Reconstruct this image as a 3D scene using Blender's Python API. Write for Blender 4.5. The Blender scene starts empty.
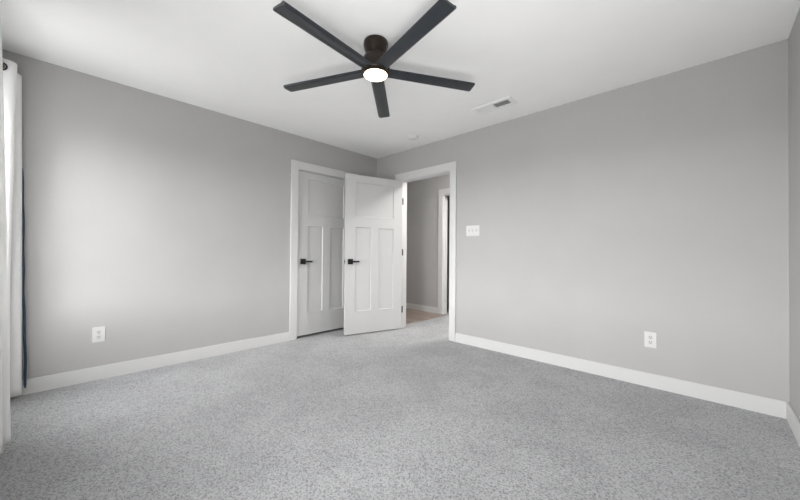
import bpy, bmesh, math, random
from mathutils import Vector, Matrix
R = math.radians
random.seed(7)
SC = bpy.context.scene
COL = SC.collection

# ------------------------------------------------------------------ camera
H, W, D = 2.44, 3.935, 3.585            # ceiling height, room width (x), room depth (y runs 0 .. -D)
cam_d = bpy.data.cameras.new('camera')
cam_d.sensor_width = 36.0
cam_d.lens = 322.6653 / 800 * 36
cam_d.clip_start = 0.02
cam = bpy.data.objects.new('camera', cam_d)
COL.objects.link(cam)
yaw, roll, pitch = 0.80744, 0.00786, 0.009635
F0 = Vector((-math.cos(yaw), math.sin(yaw), 0)); R0 = Vector((math.sin(yaw), math.cos(yaw), 0)); U0 = Vector((0, 0, 1))
Fw = F0*math.cos(pitch) + U0*math.sin(pitch)
U1 = U0*math.cos(pitch) - F0*math.sin(pitch)
Rt = R0*math.cos(roll) + U1*math.sin(roll)
Up = U1*math.cos(roll) - R0*math.sin(roll)
m = Matrix((Rt, Up, -Fw)).transposed().to_4x4()
m.translation = Vector((3.5636, -3.2173, 1.0382))
cam.matrix_world = m
SC.camera = cam

# ------------------------------------------------------------------ world, exposure
SC.view_settings.view_transform = 'Standard'
SC.view_settings.look = 'None'
SC.view_settings.gamma = 1
SC.view_settings.use_curve_mapping = False
SC.view_settings.exposure = 2.35
SC.cycles.use_denoising = True
SC.cycles.max_bounces = 16
SC.cycles.diffuse_bounces = 12
SC.cycles.transparent_max_bounces = 16
SC.cycles.sample_clamp_indirect = 6
SKY = 9.0
AZ = [(.40, .80), (.60, .78), (.84, .40), (.91, .40), (.965, .10)]    # x = -1 .. 1 mapped to 0 .. 1
world = bpy.data.worlds.new('overcast_sky')
SC.world = world
world.use_nodes = True
nt = world.node_tree
nt.nodes.clear()
wo = nt.nodes.new('ShaderNodeOutputWorld')
bg = nt.nodes.new('ShaderNodeBackground')
tc = nt.nodes.new('ShaderNodeTexCoord')
sx = nt.nodes.new('ShaderNodeSeparateXYZ')
rp = nt.nodes.new('ShaderNodeValToRGB')
mp = nt.nodes.new('ShaderNodeMapRange')
mp.inputs['From Min'].default_value = -1; mp.inputs['From Max'].default_value = 1
nt.links.new(tc.outputs['Generated'], sx.inputs[0])
nt.links.new(sx.outputs['Z'], mp.inputs['Value'])
nt.links.new(mp.outputs[0], rp.inputs[0])
el = rp.color_ramp.elements
el[0].position = 0.0; el[0].color = (.08, .08, .08, 1)
el[1].position = 1.0; el[1].color = (.10, .10, .10, 1)
e = el.new(0.49); e.color = (.25, .25, .25, 1)
e = el.new(0.51); e.color = (1.2, 1.2, 1.2, 1)
# the overcast is brighter to the south-west than to the east
azr = nt.nodes.new('ShaderNodeValToRGB'); azr.color_ramp.interpolation = 'EASE'
azp = nt.nodes.new('ShaderNodeMapRange'); azp.inputs['From Min'].default_value = -1; azp.inputs['From Max'].default_value = 1
nt.links.new(sx.outputs['X'], azp.inputs['Value']); nt.links.new(azp.outputs[0], azr.inputs[0])
for q, (px, v) in enumerate(AZ):
    e = azr.color_ramp.elements[q] if q < 2 else azr.color_ramp.elements.new(px)
    e.position = px; e.color = (v, v, v, 1)
azm = nt.nodes.new('ShaderNodeMix'); azm.data_type = 'RGBA'; azm.blend_type = 'MULTIPLY'; azm.inputs['Factor'].default_value = 1
nt.links.new(rp.outputs[0], azm.inputs['A']); nt.links.new(azr.outputs[0], azm.inputs['B'])
nt.links.new(azm.outputs['Result'], bg.inputs[0])
bg.inputs[1].default_value = SKY
nt.links.new(bg.outputs[0], wo.inputs[0])

WIN = [(0.20, 1.08, 0.52, 2.07), (2.15, 3.03, 0.52, 2.07)]    # south wall: window behind the curtains, and an unseen one added for light
for (x0, x1, z0, z1) in WIN:                                   # daylight enters here: sampling portals for the sky
    l = bpy.data.lights.new('daylight_portal', 'AREA')
    l.shape = 'RECTANGLE'; l.size = x1-x0; l.size_y = z1-z0
    l.cycles.is_portal = True
    o = bpy.data.objects.new('daylight_portal', l)
    o.location = ((x0+x1)/2, -D-0.135, (z0+z1)/2)
    o.rotation_euler = (R(90), 0, 0)          # -Z of the lamp looks to +y, into the room
    COL.objects.link(o)

# unseen fill light added to brighten the ceiling, standing for a bounced flash
FILL, FPOS, FAIM, FSPREAD = 5.2, (3.72, -3.42, .45), (3.1, -2.4, 2.44), 105
l = bpy.data.lights.new('ceiling_fill', 'AREA'); l.shape = 'DISK'; l.size = .9; l.energy = FILL; l.spread = R(FSPREAD)
o = bpy.data.objects.new('ceiling_fill', l); COL.objects.link(o)
o.location = FPOS; o.rotation_euler = (Vector(FAIM)-Vector(FPOS)).to_track_quat('-Z', 'Y').to_euler()

# ------------------------------------------------------------------ materials
def mat(name, col, rough=.6, metal=0.0, spec=.3):
    mt = bpy.data.materials.new(name); mt.use_nodes = True
    b = mt.node_tree.nodes['Principled BSDF']
    b.inputs['Base Color'].default_value = (*col, 1)
    b.inputs['Roughness'].default_value = rough
    b.inputs['Metallic'].default_value = metal
    b.inputs['Specular IOR Level'].default_value = spec
    return mt

def noise_mat(name, c1, c2, scale, rough, bump=0.0, bscale=None, dist=.002, spec=.3, detail=2):
    mt = mat(name, c1, rough, spec=spec); n = mt.node_tree.nodes; k = mt.node_tree.links
    b = n['Principled BSDF']
    t = n.new('ShaderNodeTexCoord')
    no = n.new('ShaderNodeTexNoise'); no.inputs['Scale'].default_value = scale; no.inputs['Detail'].default_value = detail
    r = n.new('ShaderNodeValToRGB')
    r.color_ramp.elements[0].position = .3; r.color_ramp.elements[0].color = (*c1, 1)
    r.color_ramp.elements[1].position = .7; r.color_ramp.elements[1].color = (*c2, 1)
    k.new(t.outputs['Object'], no.inputs['Vector']); k.new(no.outputs[0], r.inputs[0]); k.new(r.outputs[0], b.inputs['Base Color'])
    if bump:
        nb = n.new('ShaderNodeTexNoise'); nb.inputs['Scale'].default_value = bscale or scale; nb.inputs['Detail'].default_value = 3
        k.new(t.outputs['Object'], nb.inputs['Vector'])
        bp = n.new('ShaderNodeBump'); bp.inputs['Strength'].default_value = bump; bp.inputs['Distance'].default_value = dist
        k.new(nb.outputs[0], bp.inputs['Height']); k.new(bp.outputs[0], b.inputs['Normal'])
    return mt

WALL_C = .46
M = {}
M['wall'] = noise_mat('grey_wall_paint', (WALL_C*.985, WALL_C*.975, WALL_C*.965), (WALL_C*1.015, WALL_C*1.005, WALL_C*.995), 3.0, .75, .12, 260, .0006, spec=.2)
M['ceil'] = noise_mat('white_ceiling_paint', (.915, .915, .91), (.93, .93, .925), 4.0, .9, .15, 180, .0008, spec=.1)
M['trim'] = mat('white_trim_paint', (.66, .66, .655), .42, spec=.35)
M['door'] = mat('white_door_paint', (.59, .59, .587), .42, spec=.35)
M['vent'] = mat('white_register_enamel', (.88, .88, .875), .5, spec=.25)
M['alarm'] = mat('white_alarm_plastic', (.76, .76, .755), .5, spec=.25)
M['plastic'] = mat('white_plastic', (.68, .68, .672), .35, spec=.4)
M['plastic2'] = mat('white_device_plastic', (.62, .62, .612), .3, spec=.45)
M['dark_slot'] = mat('dark_slot', (.03, .03, .03), .6)
M['black'] = mat('matte_black_metal', (.012, .013, .015), .38, .3, .5)
M['fan'] = mat('fan_bronze_black', (.026, .018, .012), .32, .55, .5)
M['blade'] = noise_mat('fan_blade_black', (.022, .026, .031), (.027, .031, .036), 40, .30, .05, 90, .0004, spec=.5)
M['nickel'] = mat('satin_nickel', (.45, .45, .44), .35, .9)
M['hinge'] = mat('dark_hinge_metal', (.07, .07, .07), .4, .7)
M['strike'] = mat('grey_latch_metal', (.30, .30, .30), .4, .8)
M['navy'] = noise_mat('navy_lining', (.025, .045, .075), (.04, .065, .10), 60, .7, spec=.2)
M['vinyl'] = mat('white_vinyl', (.82, .82, .82), .35)

# carpet: speckled cut pile with soft brushed patches
def carpet():
    mt = mat('grey_carpet', (.4, .4, .4), 1.0, spec=.02); n = mt.node_tree.nodes; k = mt.node_tree.links
    b = n['Principled BSDF']; t = n.new('ShaderNodeTexCoord')
    def noise(s, d=2, rough=.6):
        x = n.new('ShaderNodeTexNoise'); x.inputs['Scale'].default_value = s; x.inputs['Detail'].default_value = d; x.inputs['Roughness'].default_value = rough
        k.new(t.outputs['Object'], x.inputs['Vector']); return x
    vo = n.new('ShaderNodeTexVoronoi'); vo.inputs['Scale'].default_value = 185
    k.new(t.outputs['Object'], vo.inputs['Vector'])
    vs = n.new('ShaderNodeSeparateColor'); k.new(vo.outputs['Color'], vs.inputs[0])
    tuft = noise(80, 3, .7)
    fine = n.new('ShaderNodeMix'); fine.data_type = 'FLOAT'; fine.inputs['Factor'].default_value = .45
    k.new(vs.outputs[0], fine.inputs[2]); k.new(tuft.outputs[0], fine.inputs[3])
    r = n.new('ShaderNodeValToRGB'); e = r.color_ramp.elements
    e[0].position = .22; e[0].color = (.228, .230, .234, 1)
    e[1].position = .78; e[1].color = (.555, .562, .572, 1)
    x = e.new(.42); x.color = (.418, .423, .432, 1)
    k.new(fine.outputs[0], r.inputs[0])
    big = noise(2.3, 3, .55)
    br = n.new('ShaderNodeMapRange'); br.inputs['From Min'].default_value = .42; br.inputs['From Max'].default_value = .58
    br.inputs['To Min'].default_value = .785; br.inputs['To Max'].default_value = .87
    k.new(big.outputs[0], br.inputs['Value'])
    mx = n.new('ShaderNodeMix'); mx.data_type = 'RGBA'; mx.blend_type = 'MULTIPLY'; mx.inputs['Factor'].default_value = 1
    k.new(r.outputs[0], mx.inputs['A']); k.new(br.outputs[0], mx.inputs['B'])
    k.new(mx.outputs['Result'], b.inputs['Base Color'])
    bn = noise(220, 2, .7)
    bp = n.new('ShaderNodeBump'); bp.inputs['Strength'].default_value = .25; bp.inputs['Distance'].default_value = .003
    k.new(bn.outputs[0], bp.inputs['Height']); k.new(bp.outputs[0], b.inputs['Normal'])
    b.inputs['Sheen Weight'].default_value = .15
    return mt
M['carpet'] = carpet()

def wood():
    mt = mat('warm_wood_plank', (.3, .2, .15), .45, spec=.4); n = mt.node_tree.nodes; k = mt.node_tree.links
    b = n['Principled BSDF']; t = n.new('ShaderNodeTexCoord')
    mpg = n.new('ShaderNodeMapping'); mpg.inputs['Scale'].default_value = (1.0, 1, 1)
    br = n.new('ShaderNodeTexBrick'); br.inputs['Scale'].default_value = 1
    br.inputs['Brick Width'].default_value = 1.1; br.inputs['Row Height'].default_value = .15; br.inputs['Mortar Size'].default_value = .002
    br.inputs['Color1'].default_value = (.31, .26, .215, 1); br.inputs['Color2'].default_value = (.25, .20, .17, 1); br.inputs['Mortar'].default_value = (.10, .07, .055, 1)
    no = n.new('ShaderNodeTexNoise'); no.inputs['Scale'].default_value = 9
    mp2 = n.new('ShaderNodeMapping'); mp2.inputs['Scale'].default_value = (1, 9, 1)
    k.new(t.outputs['Object'], mpg.inputs[0]); k.new(mpg.outputs[0], br.inputs[0])
    k.new(t.outputs['Object'], mp2.inputs[0]); k.new(mp2.outputs[0], no.inputs[0])
    mx = n.new('ShaderNodeMix'); mx.data_type = 'RGBA'; mx.blend_type = 'OVERLAY'; mx.inputs['Factor'].default_value = .35
    k.new(br.outputs[0], mx.inputs['A']); k.new(no.outputs[0], mx.inputs['B']); k.new(mx.outputs['Result'], b.inputs['Base Color'])
    return mt
M['wood'] = wood()

def emission(name, col, s):
    mt = bpy.data.materials.new(name); mt.use_nodes = True; n = mt.node_tree.nodes; n.clear()
    o = n.new('ShaderNodeOutputMaterial'); e = n.new('ShaderNodeEmission')
    e.inputs[0].default_value = (*col, 1); e.inputs[1].default_value = s
    mt.node_tree.links.new(e.outputs[0], o.inputs[0]); return mt
M['lamp'] = emission('warm_lamp_diffuser', (1.0, .70, .42), 4)
M['hall_fill'] = emission('hall_fill_diffuser', (1.0, .97, .94), 26)  # glow of the unseen lamp added for the hallway

def glass():
    mt = bpy.data.materials.new('window_glass'); mt.use_nodes = True; n = mt.node_tree.nodes; n.clear(); k = mt.node_tree.links
    o = n.new('ShaderNodeOutputMaterial'); a = n.new('ShaderNodeBsdfTransparent'); g = n.new('ShaderNodeBsdfGlossy')
    g.inputs['Roughness'].default_value = .02; x = n.new('ShaderNodeMixShader'); x.inputs[0].default_value = .06
    k.new(a.outputs[0], x.inputs[1]); k.new(g.outputs[0], x.inputs[2]); k.new(x.outputs[0], o.inputs[0]); return mt
M['glass'] = glass()

def curtain_mat():
    mt = bpy.data.materials.new('white_curtain_fabric'); mt.use_nodes = True; n = mt.node_tree.nodes; n.clear(); k = mt.node_tree.links
    o = n.new('ShaderNodeOutputMaterial'); a = n.new('ShaderNodeBsdfDiffuse'); g = n.new('ShaderNodeBsdfTranslucent')
    a.inputs[0].default_value = (.90, .90, .895, 1); g.inputs[0].default_value = (.90, .90, .89, 1)
    t = n.new('ShaderNodeTexCoord'); no = n.new('ShaderNodeTexNoise'); no.inputs['Scale'].default_value = 700
    k.new(t.outputs['Object'], no.inputs[0])
    bp = n.new('ShaderNodeBump'); bp.inputs['Strength'].default_value = .15; bp.inputs['Distance'].default_value = .001
    k.new(no.outputs[0], bp.inputs['Height']); k.new(bp.outputs[0], a.inputs['Normal'])
    x = n.new('ShaderNodeMixShader'); x.inputs[0].default_value = .08
    k.new(a.outputs[0], x.inputs[1]); k.new(g.outputs[0], x.inputs[2]); k.new(x.outputs[0], o.inputs[0]); return mt
M['curtain'] = curtain_mat()

# ------------------------------------------------------------------ mesh helpers
def bx(bm, x0, x1, y0, y1, z0, z1):
    vs = [bm.verts.new(p) for p in ((x0,y0,z0),(x1,y0,z0),(x1,y1,z0),(x0,y1,z0),(x0,y0,z1),(x1,y0,z1),(x1,y1,z1),(x0,y1,z1))]
    for f in ((0,3,2,1),(4,5,6,7),(0,1,5,4),(1,2,6,5),(2,3,7,6),(3,0,4,7)):
        bm.faces.new([vs[i] for i in f])
    return vs

def box(x0, x1, y0, y1, z0, z1, bev=0.0, seg=2):
    bm = bmesh.new(); bx(bm, x0, x1, y0, y1, z0, z1)
    if bev: bmesh.ops.bevel(bm, geom=bm.edges[:], offset=bev, segments=seg, affect='EDGES', profile=.5)
    return bm

def lathe(profile, seg=48, cap_top=True, cap_bot=True):
    bm = bmesh.new(); rings = []
    for r_, z in profile:
        rings.append([bm.verts.new((r_*math.cos(2*math.pi*i/seg), r_*math.sin(2*math.pi*i/seg), z)) for i in range(seg)])
    for a, b in zip(rings, rings[1:]):
        for i in range(seg):
            bm.faces.new((a[i], a[(i+1) % seg], b[(i+1) % seg], b[i]))
    if cap_bot: bm.faces.new(rings[0])
    if cap_top: bm.faces.new(rings[-1])
    return bm

def torus(bm, c, axis, r1, r2, n1=24, n2=8):
    ax = Vector(axis).normalized(); u = ax.orthogonal().normalized(); v = ax.cross(u)
    c = Vector(c); g = []
    for i in range(n1):
        a = 2*math.pi*i/n1; d = u*math.cos(a) + v*math.sin(a)
        g.append([bm.verts.new(c + d*(r1 + r2*math.cos(2*math.pi*j/n2)) + ax*r2*math.sin(2*math.pi*j/n2)) for j in range(n2)])
    for i in range(n1):
        for j in range(n2):
            bm.faces.new((g[i][j], g[(i+1) % n1][j], g[(i+1) % n1][(j+1) % n2], g[i][(j+1) % n2]))

def cyl(bm, p0, p1, r_, seg=20):
    p0, p1 = Vector(p0), Vector(p1); ax = (p1-p0).normalized(); u = ax.orthogonal().normalized(); v = ax.cross(u)
    a = [bm.verts.new(p0 + (u*math.cos(2*math.pi*i/seg) + v*math.sin(2*math.pi*i/seg))*r_) for i in range(seg)]
    b = [bm.verts.new(p1 + (u*math.cos(2*math.pi*i/seg) + v*math.sin(2*math.pi*i/seg))*r_) for i in range(seg)]
    for i in range(seg): bm.faces.new((a[i], a[(i+1) % seg], b[(i+1) % seg], b[i]))
    bm.faces.new(a); bm.faces.new(b)

def obj(name, bm, material, parent=None, smooth=False):
    bmesh.ops.recalc_face_normals(bm, faces=bm.faces[:])
    me = bpy.data.meshes.new(name)
    if smooth:
        for f in bm.faces: f.smooth = True
        for ed in bm.edges:
            if len(ed.link_faces) == 2 and ed.calc_face_angle(0) > R(38): ed.smooth = False
    bm.to_mesh(me); bm.free()
    me.materials.append(material)
    o = bpy.data.objects.new(name, me); COL.objects.link(o)
    if parent: o.parent = parent
    return o

def tag(o, label, cat, group=None, kind=None):
    o['label'] = label; o['category'] = cat
    if group: o['group'] = group
    if kind: o['kind'] = kind
    return o

def empty(name, label, cat, loc=(0, 0, 0), rotz=0, group=None, kind=None):
    o = bpy.data.objects.new(name, None); o.empty_display_size = .05; COL.objects.link(o)
    o.location = loc; o.rotation_euler = (0, 0, rotz)
    return tag(o, label, cat, group, kind)

def struct(name, bm, material, label, cat):
    return tag(obj(name, bm, material), label, cat, kind='structure')

def copy_tree(o, parent=None):
    c = o.copy(); COL.objects.link(c)
    if parent: c.parent = parent
    for ch in list(o.children): copy_tree(ch, c)
    return c

# ------------------------------------------------------------------ the shell
T = .115                                   # partition thickness
CY0, CY1, DH = -1.270, -0.460, 2.045       # closet opening on the west wall
EX0, EX1 = 0.494, 1.312                    # entry opening on the north wall
HY = 1.258                                 # face of the hall's far wall
J = .016                                   # jamb board thickness
HX0, HX1 = .302, 1.115                     # opening in the hall's far wall

bm = bmesh.new(); bx(bm, -1.5, W+.2, -D-.2, 2.8, -.12, 0)
struct('floor', bm, M['carpet'], 'pale grey speckled cut pile carpet covering the bedroom floor', 'carpet')
bm = bmesh.new(); bx(bm, -1.28, .375, T, HY, 0, .004)
struct('floor_hall', bm, M['wood'], 'brownish wood floor in the hallway beyond the open door', 'floor')
bm = bmesh.new(); bx(bm, -1.5, W+.2, -D-.2, 2.8, H, H+.12)
struct('ceiling', bm, M['ceil'], 'smooth white painted ceiling above the whole room', 'ceiling')

bm = bmesh.new()
bx(bm, -T, 0, -D, CY0-J, 0, H); bx(bm, -T, 0, CY1+J, 0, 0, H); bx(bm, -T, 0, CY0-J, CY1+J, DH, H)
struct('wall_west', bm, M['wall'], 'light grey wall on the left holding the closed door', 'wall')
bm = bmesh.new()
bx(bm, -1.4, EX0-J, 0, T, 0, H); bx(bm, EX1+J, W+.15, 0, T, 0, H); bx(bm, EX0-J, EX1+J, 0, T, DH, H)
struct('wall_north', bm, M['wall'], 'light grey wall on the right with the open doorway', 'wall')
bm = bmesh.new(); bx(bm, W, W+.15, -D-.15, 0, 0, H)
struct('wall_east', bm, M['wall'], 'grey wall seen as a narrow strip at the right edge', 'wall')
bm = bmesh.new()
xs = [-T, WIN[0][0], WIN[0][1], WIN[1][0], WIN[1][1], W]
z0, z1 = WIN[0][2], WIN[0][3]
for i in range(5):
    if i in (1, 3):
        bx(bm, xs[i], xs[i+1], -D-.15, -D, 0, z0); bx(bm, xs[i], xs[i+1], -D-.15, -D, z1, H)
    else:
        bx(bm, xs[i], xs[i+1], -D-.15, -D, 0, H)
struct('wall_south', bm, M['wall'], 'grey window wall behind the white curtains', 'wall')
# closet behind the closed door
bm = bmesh.new(); bx(bm, -.80, -.70, -1.80, 0, 0, H); bx(bm, -.70, -T, -1.80, -1.70, 0, H)
struct('wall_closet', bm, M['wall'], 'grey walls of the closet behind the closed door', 'wall')
# hall
bm = bmesh.new()
bx(bm, -1.4, HX0-J, HY, HY+T, 0, H); bx(bm, HX1+J, 3.2, HY, HY+T, 0, H); bx(bm, HX0-J, HX1+J, HY, HY+T, DH, H)
struct('wall_hall', bm, M['wall'], 'grey hallway wall seen through the open doorway', 'wall')
bm = bmesh.new(); bx(bm, -1.4, -1.28, T, HY, 0, H); bx(bm, 3.1, 3.2, T, HY, 0, H)
struct('wall_hall_ends', bm, M['wall'], 'grey end walls of the hallway', 'wall')
bm = bmesh.new(); bx(bm, -.5, -.4, HY+T, 2.7, 0, H); bx(bm, 2.0, 2.1, HY+T, 2.7, 0, H); bx(bm, -.5, 2.1, 2.6, 2.7, 0, H)
struct('wall_far_room', bm, M['wall'], 'walls of the dark room across the hallway', 'wall')

# baseboards
BT, BH, CW, CT = .015, .107, .090, .018
def base(name, label, runs):
    bm = bmesh.new()
    for r_ in runs: bx(bm, *r_, 0, BH)
    ed = [e for e in bm.edges if all(abs(v.co.z-BH) < 1e-5 for v in e.verts)]
    bmesh.ops.bevel(bm, geom=ed, offset=.004, segments=2, affect='EDGES')
    return struct(name, bm, M['trim'], label, 'baseboard')
base('baseboard_west', 'white baseboard along the left grey wall from curtain to closet door', [(0, BT, -D, CY0-CW-.008), (0, BT, CY1+CW+.008, -BT)])
base('baseboard_north', 'white baseboard along the right grey wall from doorway to corner', [(0, EX0-CW-.008, -BT, 0), (EX1+CW+.008, W-BT, -BT, 0)])
base('baseboard_east', 'white baseboard running out of frame at the lower right', [(W-BT, W, -D, 0)])
base('baseboard_south', 'white baseboard below the windows behind the curtains', [(BT, W-BT, -D, -D+BT)])
base('baseboard_hall', 'white baseboard at the foot of the hallway wall', [(-1.28, HX0-CW-.008, HY-BT, HY), (HX1+CW+.008, 3.1, HY-BT, HY)])

# casings and jambs: built flat in (u, w, z) where u runs along the wall, w out of the wall
def casing(name, label, place, u0, u1, depth, both=True):
    bm = bmesh.new()
    def B(a0, a1, w0, w1, zz0, zz1, bev=.002):
        b2 = box(a0, a1, w0, w1, zz0, zz1, bev, 1)
        me = bpy.data.meshes.new('t'); b2.to_mesh(me); b2.free(); bm.from_mesh(me); bpy.data.meshes.remove(me)
    rv = .006
    # jambs line the opening
    J = .016
    B(u0-.001, u0+J, -depth, 0, 0, DH, .001); B(u1-J, u1+.001, -depth, 0, 0, DH, .001); B(u0, u1, -depth, 0, DH-J, DH+.001, .001)
    for w0, w1 in ([(0, CT), (-depth-CT, -depth)] if both else [(0, CT)]):
        B(u0+J-rv-CW-.0, u0+J-rv, w0, w1, 0, DH-J+rv); B(u1-J+rv, u1-J+rv+CW, w0, w1, 0, DH-J+rv)
        B(u0+J-rv-CW, u1-J+rv+CW, w0, w1, DH-J+rv, DH-J+rv+CW+.008)
    # door stops
    for v in bm.verts: v.co = place(*v.co)
    return struct(name, bm, M['trim'], label, 'door casing')
J = .016
casing('trim_1', 'white casing around the closed closet door on the left wall', lambda u, w, z: Vector((w, u, z)), CY0-J, CY1+J, T)
casing('trim_2', 'white casing around the open doorway on the right wall', lambda u, w, z: Vector((u, -w, z)), EX0-J, EX1+J, T)
casing('trim_3', 'white casing around the doorway across the hallway', lambda u, w, z: Vector((u, HY-w, z)), HX0-J, HX1+J, T, both=False)

# ------------------------------------------------------------------ doors
def panel_slab(w, zb, zt, th, rails):
    """three panel slab: x 0..w, y 0..-th (front at y=0), panels recessed on both faces"""
    bm = bmesh.new()
    st, mu = .133, .110
    xs = [0, st, (w-mu)/2, (w+mu)/2, w-st, w]
    zs = [zb, rails[0], rails[1], rails[2], rails[3], zt]
    for face in (0, 1):
        y = 0 if face == 0 else -th
        dy = -.009 if face == 0 else .009
        def q(x0, x1, z0, z1):
            bm.faces.new([bm.verts.new(p) for p in ((x0,y,z0),(x1,y,z0),(x1,y,z1),(x0,y,z1))])
        def panel(x0, x1, z0, z1):
            s = .006
            o = [(x0,y,z0),(x1,y,z0),(x1,y,z1),(x0,y,z1)]
            i = [(x0+s,y+dy,z0+s),(x1-s,y+dy,z0+s),(x1-s,y+dy,z1-s),(x0+s,y+dy,z1-s)]
            for a in range(4):
                b = (a+1) % 4
                bm.faces.new([bm.verts.new(p) for p in (o[a], o[b], i[b], i[a])])
            bm.faces.new([bm.verts.new(p) for p in i])
        q(xs[0], xs[1], zb, zt); q(xs[4], xs[5], zb, zt)
        q(xs[1], xs[4], zs[0], zs[1]); q(xs[1], xs[4], zs[2], zs[3]); q(xs[1], xs[4], zs[4], zs[5])
        q(xs[2], xs[3], zs[1], zs[2])
        panel(xs[1], xs[2], zs[1], zs[2]); panel(xs[3], xs[4], zs[1], zs[2]); panel(xs[1], xs[4], zs[3], zs[4])
    for a, b in (((0,zb),(0,zt)), ((0,zt),(w,zt)), ((w,zt),(w,zb)), ((w,zb),(0,zb))):
        bm.faces.new([bm.verts.new(p) for p in ((a[0],0,a[1]),(b[0],0,b[1]),(b[0],-th,b[1]),(a[0],-th,a[1]))])
    bmesh.ops.remove_doubles(bm, verts=bm.verts[:], dist=1e-5)
    return bm
RAILS = (.300, 1.362, 1.500, 1.935)

def lever_set(parent, x, z, y0, sgn, dirx):
    """square rosette at (x, y0, z), lever pointing along dirx; sgn = outward y"""
    ys = sorted((y0, y0+sgn*.012))
    h = obj('door_handle', box(x-.034, x+.034, ys[0], ys[1], z-.034, z+.034, .003), M['black'], parent)
    bm = bmesh.new(); cyl(bm, (x, y0+sgn*.011, z), (x, y0+sgn*.048, z), .011)
    obj('spindle', bm, M['black'], h, True)
    a, b = sorted((x-dirx*.012, x+dirx*.104)); ys = sorted((y0+sgn*.040, y0+sgn*.054))
    obj('lever', box(a, b, ys[0], ys[1], z-.010, z+.010, .003), M['black'], h)
    return h

def hinges(parent, x, y, zs, r_=.0075):
    for z in zs:
        bm = bmesh.new(); cyl(bm, (x, y, z-.045), (x, y, z+.045), r_, 12)
        h = obj('hinge', bm, M['hinge'], parent, True)

# closet door (front face flush with the wall plane); local x runs along +y of the room
d1 = empty('door_1', 'closed white three-panel closet door with black lever', 'door', (0, CY0+.003, 0), 0, kind='structure')
w1 = CY1-CY0-.006
d1.rotation_euler = (0, 0, R(90))            # local x -> +y, local y -> -x ; front must face +x, so flip below
bm = panel_slab(w1, .030, DH-J-.005, .035, RAILS)
for v in bm.verts: v.co.y = -v.co.y - .0      # slab now spans local y 0..+th (into the wall), face at y = 0
obj('slab', bm, M['door'], d1)
lever_set(d1, .068, .927, 0, -1, 1)
obj('latch_plate', box(-.001, .004, -.0015, .012, .90, .955), M['strike'], d1)
# door stop behind the slab on three sides (also keeps the closet dark)
bm = bmesh.new(); S = CY0
bx(bm, -.052, -.037, CY0, CY0+.012, 0, DH-J); bx(bm, -.052, -.037, CY1-.012, CY1, 0, DH-J); bx(bm, -.052, -.037, CY0+.012, CY1-.012, DH-J-.012, DH-J)
struct('trim_4', bm, M['trim'], 'white door stop behind the closed closet door', 'door stop')

# entry door, swung 106 degrees into the room on its left jamb
d2 = empty('door_2', 'open white three-panel door swung into the room before the closet', 'door', (EX0+.002, .001, 0), R(-106.4), kind='structure')
w2 = EX1-EX0-.006
bm = panel_slab(w2, .014, DH-J-.003, .035, RAILS)
for v in bm.verts: v.co.y = v.co.y + .035     # closed: y 0..+.035 into the wall
obj('slab', bm, M['door'], d2)
lever_set(d2, w2-.064, .927, .035, 1, -1)
lever_set(d2, w2-.064, .927, 0, -1, -1)
obj('latch_plate', box(w2-.001, w2+.0015, .006, .029, .895, .957), M['strike'], d2)
bm = bmesh.new(); bx(bm, w2, w2+.009, .011, .024, .918, .934)
obj('latch_bolt', bm, M['black'], d2)
hinges(d2, .001, -.004, (.262, 1.05, 1.755))
for z in (.262, 1.05, 1.755):
    obj('hinge_leaf', box(-.0025, .0, .003, .036, z-.045, z+.045), M['hinge'], d2)

mi = (Matrix.Translation(d2.location) @ Matrix.Rotation(R(-106.4), 4, 'Z')).inverted()
for z in (.262, 1.05, 1.755):
    bm = box(EX0-.001, EX0+.003, .006, .052, z-.045, z+.045)
    for v in bm.verts: v.co = mi @ v.co
    obj('hinge_leaf', bm, M['hinge'], d2)

# door across the hallway, ajar into the dark room
d3 = empty('door_3', 'white door ajar across the hallway with black lever', 'door', (HX1-.003, HY+T-.002, 0), R(-10), kind='structure')
w3 = HX1-HX0-.006
bm = panel_slab(w3, .014, DH-J-.003, .035, RAILS)
for v in bm.verts: v.co = Vector((-v.co.x, v.co.y, v.co.z))
obj('slab', bm, M['door'], d3)
lever_set(d3, -(w3-.055), .927, -.035, -1, 1)

# ------------------------------------------------------------------ windows
def window(name, label, x0, x1, z0, z1):
    y0, y1 = -D-.12, -D-.05
    t = empty(name, label, 'window', (x0, -D-.085, z0), kind='structure')
    def L(b):
        for v in b.verts: v.co -= Vector((x0, -D-.085, z0))
        return b
    bm = bmesh.new(); f = .04
    bx(bm, x0, x0+f, y0, y1, z0, z1); bx(bm, x1-f, x1, y0, y1, z0, z1); bx(bm, x0+f, x1-f, y0, y1, z0, z0+f); bx(bm, x0+f, x1-f, y0, y1, z1-f, z1)
    obj('window_frame', L(bm), M['vinyl'], t)
    zm = (z0+z1)/2
    for a, b, yy in ((z0+f, zm+.02, -D-.075), (zm-.02, z1-f, -D-.105)):
        bm = bmesh.new(); s = .035
        bx(bm, x0+f, x0+f+s, yy-.015, yy+.012, a, b); bx(bm, x1-f-s, x1-f, yy-.015, yy+.012, a, b)
        bx(bm, x0+f+s, x1-f-s, yy-.015, yy+.012, a, a+s); bx(bm, x0+f+s, x1-f-s, yy-.015, yy+.012, b-s, b)
        sh = obj('sash', L(bm), M['vinyl'], t)
        bm = bmesh.new(); bx(bm, x0+f+s-.004, x1-f-s+.004, yy-.004, yy, a+s-.004, b-s+.004)
        obj('pane', L(bm), M['glass'], sh)
    bm = box(x0-.0, x1+.0, -D-.05, -D+.02, z0-.002, z0+.016, .003)
    obj('window_sill', L(bm), M['trim'], t)
window('window_1', 'white framed window behind the white curtains at the left edge', *WIN[0])
window('window_added', 'assumed white framed window added behind the camera to let in light', *WIN[1])

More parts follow.
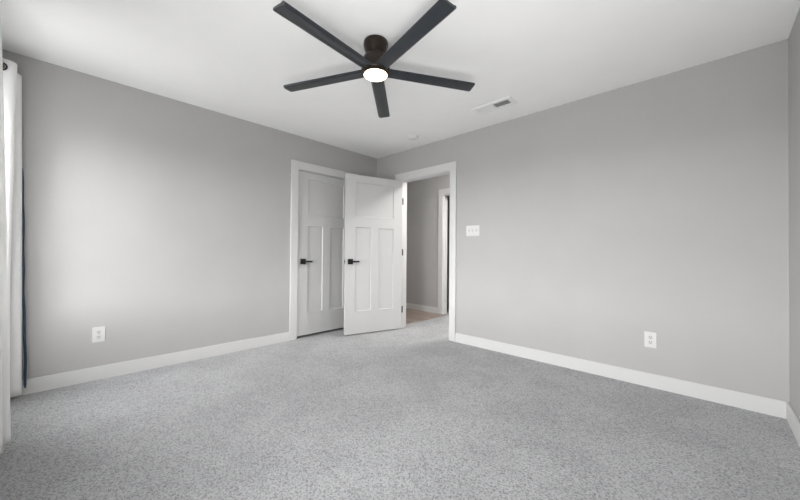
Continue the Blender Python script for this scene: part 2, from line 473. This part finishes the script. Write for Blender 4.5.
# ------------------------------------------------------------------ curtains and rod
ROD_Y, ROD_Z, TOP = -3.500, 2.215, 2.268
def curtain(label, x0, x1, folds, top_amp, bot_amp, bot_shift, phase=0.0, taper=0.0):
    t = empty('curtain', label, 'curtain', (x0, ROD_Y, 0), group='grommet curtains at the window')
    nz, ns = 40, int(folds*26)
    bm = bmesh.new(); g = []
    zb = .022
    for j in range(nz+1):
        k = j/nz; z = TOP + (zb-TOP)*k
        ee = k**.85
        row = []
        for i in range(ns+1):
            s = i/ns; a = 2*math.pi*folds*s + phase
            amp = top_amp + (bot_amp-top_amp)*ee
            
            y = bot_shift*ee + amp*math.cos(a) - taper*s*min(1, .2+1.2*ee)
            x = (x1-x0)*s + (x1-x0)/(4*math.pi*folds)*math.sin(2*a)*.95 + .006*k*s*math.sin(a*.5+2+3*k)
            zz = z + (.004*math.sin(a*1.5) if j == nz else 0)
            row.append(bm.verts.new((x, y, zz)))
        g.append(row)
    for j in range(nz):
        for i in range(ns):
            bm.faces.new((g[j][i], g[j][i+1], g[j+1][i+1], g[j+1][i]))
    p = obj('panel', bm, M['curtain'], t, True)
    for f in p.data.polygons: f.use_smooth = True
    so = p.modifiers.new('thickness', 'SOLIDIFY'); so.thickness = .0025; so.offset = 0
    # grommets where the cloth crosses the rod
    n = 0
    for q in range(int(folds*2)):
        s = ((q+.5)*math.pi - phase) / (2*math.pi*folds)
        if not 0 < s < 1: continue
        bm = bmesh.new(); torus(bm, ((x1-x0)*s, 0, ROD_Z), (1, (.5 if q % 2 else -.5), 0), .022, .005)
        obj('grommet', bm, M['hinge'], t, True)
    return t
c1 = curtain('white grommet curtain hanging against the left wall, navy edge showing', .050, .345, 1.5, .066, .082, .012, 0.0, .06)
c2 = curtain('white curtain nearer the camera at the left picture edge', .885, 1.30, 4, .042, .066, .040, -.55, .07)
# navy backing edge on the far curtain: a soft folded strip
bm = bmesh.new(); prev = None; n = 60
for i in range(n+1):
    k = i/n; z = 1.62 + (.055-1.62)*k
    y = -3.424 + .033*k + .0025*math.sin(9*k) + .0015*math.sin(31*k); hw = .004 + .0035*min(1, k*2.2) ; hx = .004
    if i == n: hw *= .5; hx *= .5
    ring = [bm.verts.new((.036-.045 + hx*math.cos(a), y-ROD_Y + hw*math.sin(a), z)) for a in [2*math.pi*q/10 for q in range(10)]]
    if prev:
        for q in range(10): bm.faces.new((prev[q], prev[(q+1) % 10], ring[(q+1) % 10], ring[q]))
    else: bm.faces.new(ring)
    prev = ring
bm.faces.new(prev)
ln = obj('lining', bm, M['navy'], c1, True); ln['label'] = 'navy blue backing edge'

rod = empty('curtain_rod', 'dark curtain rod carrying the two white curtains', 'curtain rod', (.02, ROD_Y, ROD_Z))
bm = bmesh.new(); cyl(bm, (0, 0, 0), (1.36, 0, 0), .011); obj('rod', bm, M['hinge'], rod, True)
for x in (.0, 1.36):
    bm = lathe([(.004, -.016), (.014, -.012), (.018, 0), (.014, .012), (.004, .016)], 20)
    f = obj('finial', bm, M['hinge'], rod, True); f.location = (x, 0, 0); f.rotation_euler = (0, R(90), 0)
for x in (.34, 1.31):
    bm = bmesh.new(); bx(bm, x-.006, x+.006, -(D+ROD_Y)+.002, .012, -.020, -.011); bx(bm, x-.015, x+.015, -(D+ROD_Y)+.001, -(D+ROD_Y)+.006, -.05, .03)
    obj('bracket', bm, M['hinge'], rod)

# ------------------------------------------------------------------ ceiling fan
FX, FY, BZ = 1.968, -1.797, 2.243
fan = empty('ceiling_fan', 'black five-blade ceiling fan with glowing warm light', 'ceiling fan', (FX, FY, H))
def z_(z): return z-H
prof = [(.072, 2.4395), (.079, 2.435), (.082, 2.424), (.082, 2.412), (.078, 2.394), (.071, 2.374), (.065, 2.358), (.061, 2.346)]
obj('canopy', lathe([(r_, z_(z)) for r_, z in reversed(prof)], 56), M['fan'], fan, True)
prof = [(.059, 2.352), (.067, 2.345), (.078, 2.334), (.084, 2.318), (.089, 2.291), (.093, 2.268), (.095, 2.256), (.095, 2.240), (.091, 2.232), (.084, 2.228)]
obj('motor_housing', lathe([(r_, z_(z)) for r_, z in reversed(prof)], 56), M['fan'], fan, True)
lk = obj('light_ring', lathe([(.080, z_(2.2165)), (.083, z_(2.218)), (.085, z_(2.229)), (.080, z_(2.229))], 56, cap_top=True, cap_bot=True), M['fan'], fan, True)
prof = [(.002, 2.204), (.030, 2.2047), (.050, 2.2068), (.065, 2.210), (.073, 2.213), (.0765, 2.217), (.077, 2.224)]
df = obj('lamp_diffuser', lathe([(r_, z_(z)) for r_, z in prof], 56), M['lamp'], fan, True)
df['label'] = 'glowing warm white diffuser'
def blade_bm():
    bm = bmesh.new()
    r0, r1, hw0, hw1 = .075, .713, .046, .051
    th, lip = .010, .013
    # outline stations along the blade, with rounded tip corners
    st = []
    cr = .011
    for k in range(0, 13):
        r_ = r0 + (r1-cr-r0)*k/12
        st.append((r_, hw0 + (hw1-hw0)*k/12))
    for k in range(1, 7):
        a = math.pi/2*k/6
        st.append((r1-cr+cr*math.sin(a), hw1-cr+cr*math.cos(a)))
    rows = []
    for r_, h in st:
        # cross section: flat underside, the +y edge carries a chamfered lip turned upward
        pts = [(-h, 0), (-h, -.004), (-h+.004, -.007), (h-lip, -.007), (h-.002, .003), (h-.001, .008), (h-.003, .010), (h-lip, .006), (-h+.004, .004)]
        rows.append([bm.verts.new((r_, y, z)) for y, z in pts])
    n = len(rows[0])
    for a, b in zip(rows, rows[1:]):
        for i in range(n): bm.faces.new((a[i], a[(i+1) % n], b[(i+1) % n], b[i]))
    bm.faces.new(rows[0]); bm.faces.new(rows[-1])
    return bm
b0 = None
for k in range(5):
    if b0 is None:
        b = b0 = obj('blade', blade_bm(), M['blade'], fan, True)
    else:
        b = b0.copy(); COL.objects.link(b); b.parent = fan
    b.location = (0, 0, z_(BZ))
    b.rotation_euler = Matrix.Rotation(R(-84+72*k), 3, 'Z').to_4x4().to_euler()
    b.rotation_euler = (Matrix.Rotation(R(-84+72*k), 3, 'Z') @ Matrix.Rotation(R(-8), 3, 'X')).to_euler()

# ------------------------------------------------------------------ wall plates
def outlet(label, loc, rotz):
    t = empty('outlet', label, 'outlet', loc, rotz, group='white duplex wall outlets')
    obj('cover_plate', box(-.039, .039, -.007, 0, -.061, .061, .0035, 3), M['plastic'], t)
    for s in (-1, 1):
        b = bmesh.new(); seg = 28
        vs0, vs1 = [], []
        for i in range(seg):                         # rounded receptacle face, flattened left and right
            a = 2*math.pi*i/seg
            x = max(-.0145, min(.0145, .0172*math.cos(a))); z = max(-.0165, min(.0165, .0172*math.sin(a)))
            vs0.append(b.verts.new((x, -.006, s*.0195+z))); vs1.append(b.verts.new((x, -.0098, s*.0195+z)))
        for i in range(seg): b.faces.new((vs0[i], vs0[(i+1) % seg], vs1[(i+1) % seg], vs1[i]))
        b.faces.new(vs1)
        rc = obj('receptacle', b, M['plastic2'], t)
        for nm, (x, w, z, h) in (('slot', (-.0064, .0014, .004, .0050)), ('slot', (.0064, .0014, .004, .0042)), ('ground_hole', (0, .0028, -.0075, .0026))):
            obj(nm, box(x-w, x+w, -.0104, -.0094, s*.0195+z-h, s*.0195+z+h), M['dark_slot'], rc)
    b = bmesh.new(); cyl(b, (0, -.006, 0), (0, -.0082, 0), .003, 12); obj('screw', b, M['plastic2'], t)
    return t
outlet('white duplex outlet low on the left wall', (0, -3.008, .362), R(90))
outlet('white duplex outlet low on the right wall', (3.231, 0, .370), 0)
sw = empty('light_switch', 'white three-gang switch plate right of the open doorway', 'light switch', (1.629, 0, 1.298))
obj('cover_plate', box(-.085, .085, -.007, 0, -.060, .060, .0035, 3), M['plastic'], sw)
for x in (-.046, 0, .046):
    tg = obj('toggle_bezel', box(x-.0075, x+.0075, -.0082, -.006, -.015, .015, .0008, 1), M['plastic2'], sw)
    bm = box(x-.0045, x+.0045, -.021, -.007, -.005, .005, .0012, 1)
    for v in bm.verts: v.co.z += (-v.co.y-.007)*.75
    obj('toggle', bm, M['plastic2'], tg)
    for z in (-.030, .030):
        b = bmesh.new(); cyl(b, (x, -.006, z), (x, -.008, z), .003, 10); obj('screw', b, M['plastic2'], sw)

# ------------------------------------------------------------------ ceiling vent and smoke alarm
VX0, VX1, VY0, VY1 = 1.893, 2.288, -.490, -.330
vent = empty('ceiling_vent', 'white rectangular air register on the ceiling', 'vent', ((VX0+VX1)/2, (VY0+VY1)/2, H))
hx, hy = (VX1-VX0)/2, (VY1-VY0)/2
bm = bmesh.new(); fr = .034
for a in ((-hx, hx, -hy, -hy+fr), (-hx, hx, hy-fr, hy), (-hx, -hx+fr, -hy+fr, hy-fr), (hx-fr, hx, -hy+fr, hy-fr), (-.008, .008, -hy+fr, hy-fr)):
    bx(bm, *a, -.008, 0)
obj('frame', bm, M['vent'], vent)
bm = bmesh.new(); bx(bm, -hx+fr, hx-fr, -hy+fr, hy-fr, -.0012, -.0002); obj('duct_shade', bm, M['dark_slot'], vent)  # thin dark sheet, its colour stands in for the shade up the duct
for side, x0, x1 in ((-1, -hx+fr, -.008), (1, .008, hx-fr)):
    n = 9
    bm = bmesh.new()
    for i in range(n):
        xc = x0 + (x1-x0)*(i+.5)/n; dx = .0062
        za, zb2 = (-.0085, -.0018) if side > 0 else (-.0018, -.0085)
        # blades lean away from the middle
        y0, y1 = -hy+fr, hy-fr
        q = [(xc+dx, y0, za), (xc-dx, y0, zb2), (xc-dx, y1, zb2), (xc+dx, y1, za)]
        lo = [bm.verts.new(p) for p in q]; hi = [bm.verts.new((p[0], p[1], p[2]+.0009)) for p in q]
        bm.faces.new(lo); bm.faces.new(hi)
        for a in range(4): bm.faces.new((lo[a], lo[(a+1) % 4], hi[(a+1) % 4], hi[a]))
    obj('louver_bank', bm, M['vent'], vent)
obj('damper_lever', box(hx-.022, hx-.012, -.02, .0, -.016, -.008, .001, 1), M['vent'], vent)

sm = empty('smoke_alarm', 'small round white smoke alarm on the ceiling', 'smoke alarm', (1.005, -.330, H))
obj('base', lathe([(.066, -.012), (.068, -.009), (.068, -.0002)], 40), M['alarm'], sm, True)
obj('cover', lathe([(.002, -.034), (.030, -.0335), (.044, -.031), (.052, -.026), (.056, -.018), (.060, -.0118)], 40), M['alarm'], sm, True)

# unseen ceiling lamp added to light the hallway (beyond the door's right jamb)
hl = empty('hall_fill_lamp', 'unseen round flush ceiling lamp added to light the hallway', 'lamp', (1.50, .68, H))
obj('base', lathe([(.20, -.03), (.21, -.028), (.21, -.0002)], 40), M['trim'], hl, True)
obj('lamp_diffuser', lathe([(.002, -.076), (.09, -.071), (.14, -.058), (.175, -.041), (.185, -.0295)], 40), M['hall_fill'], hl, True)
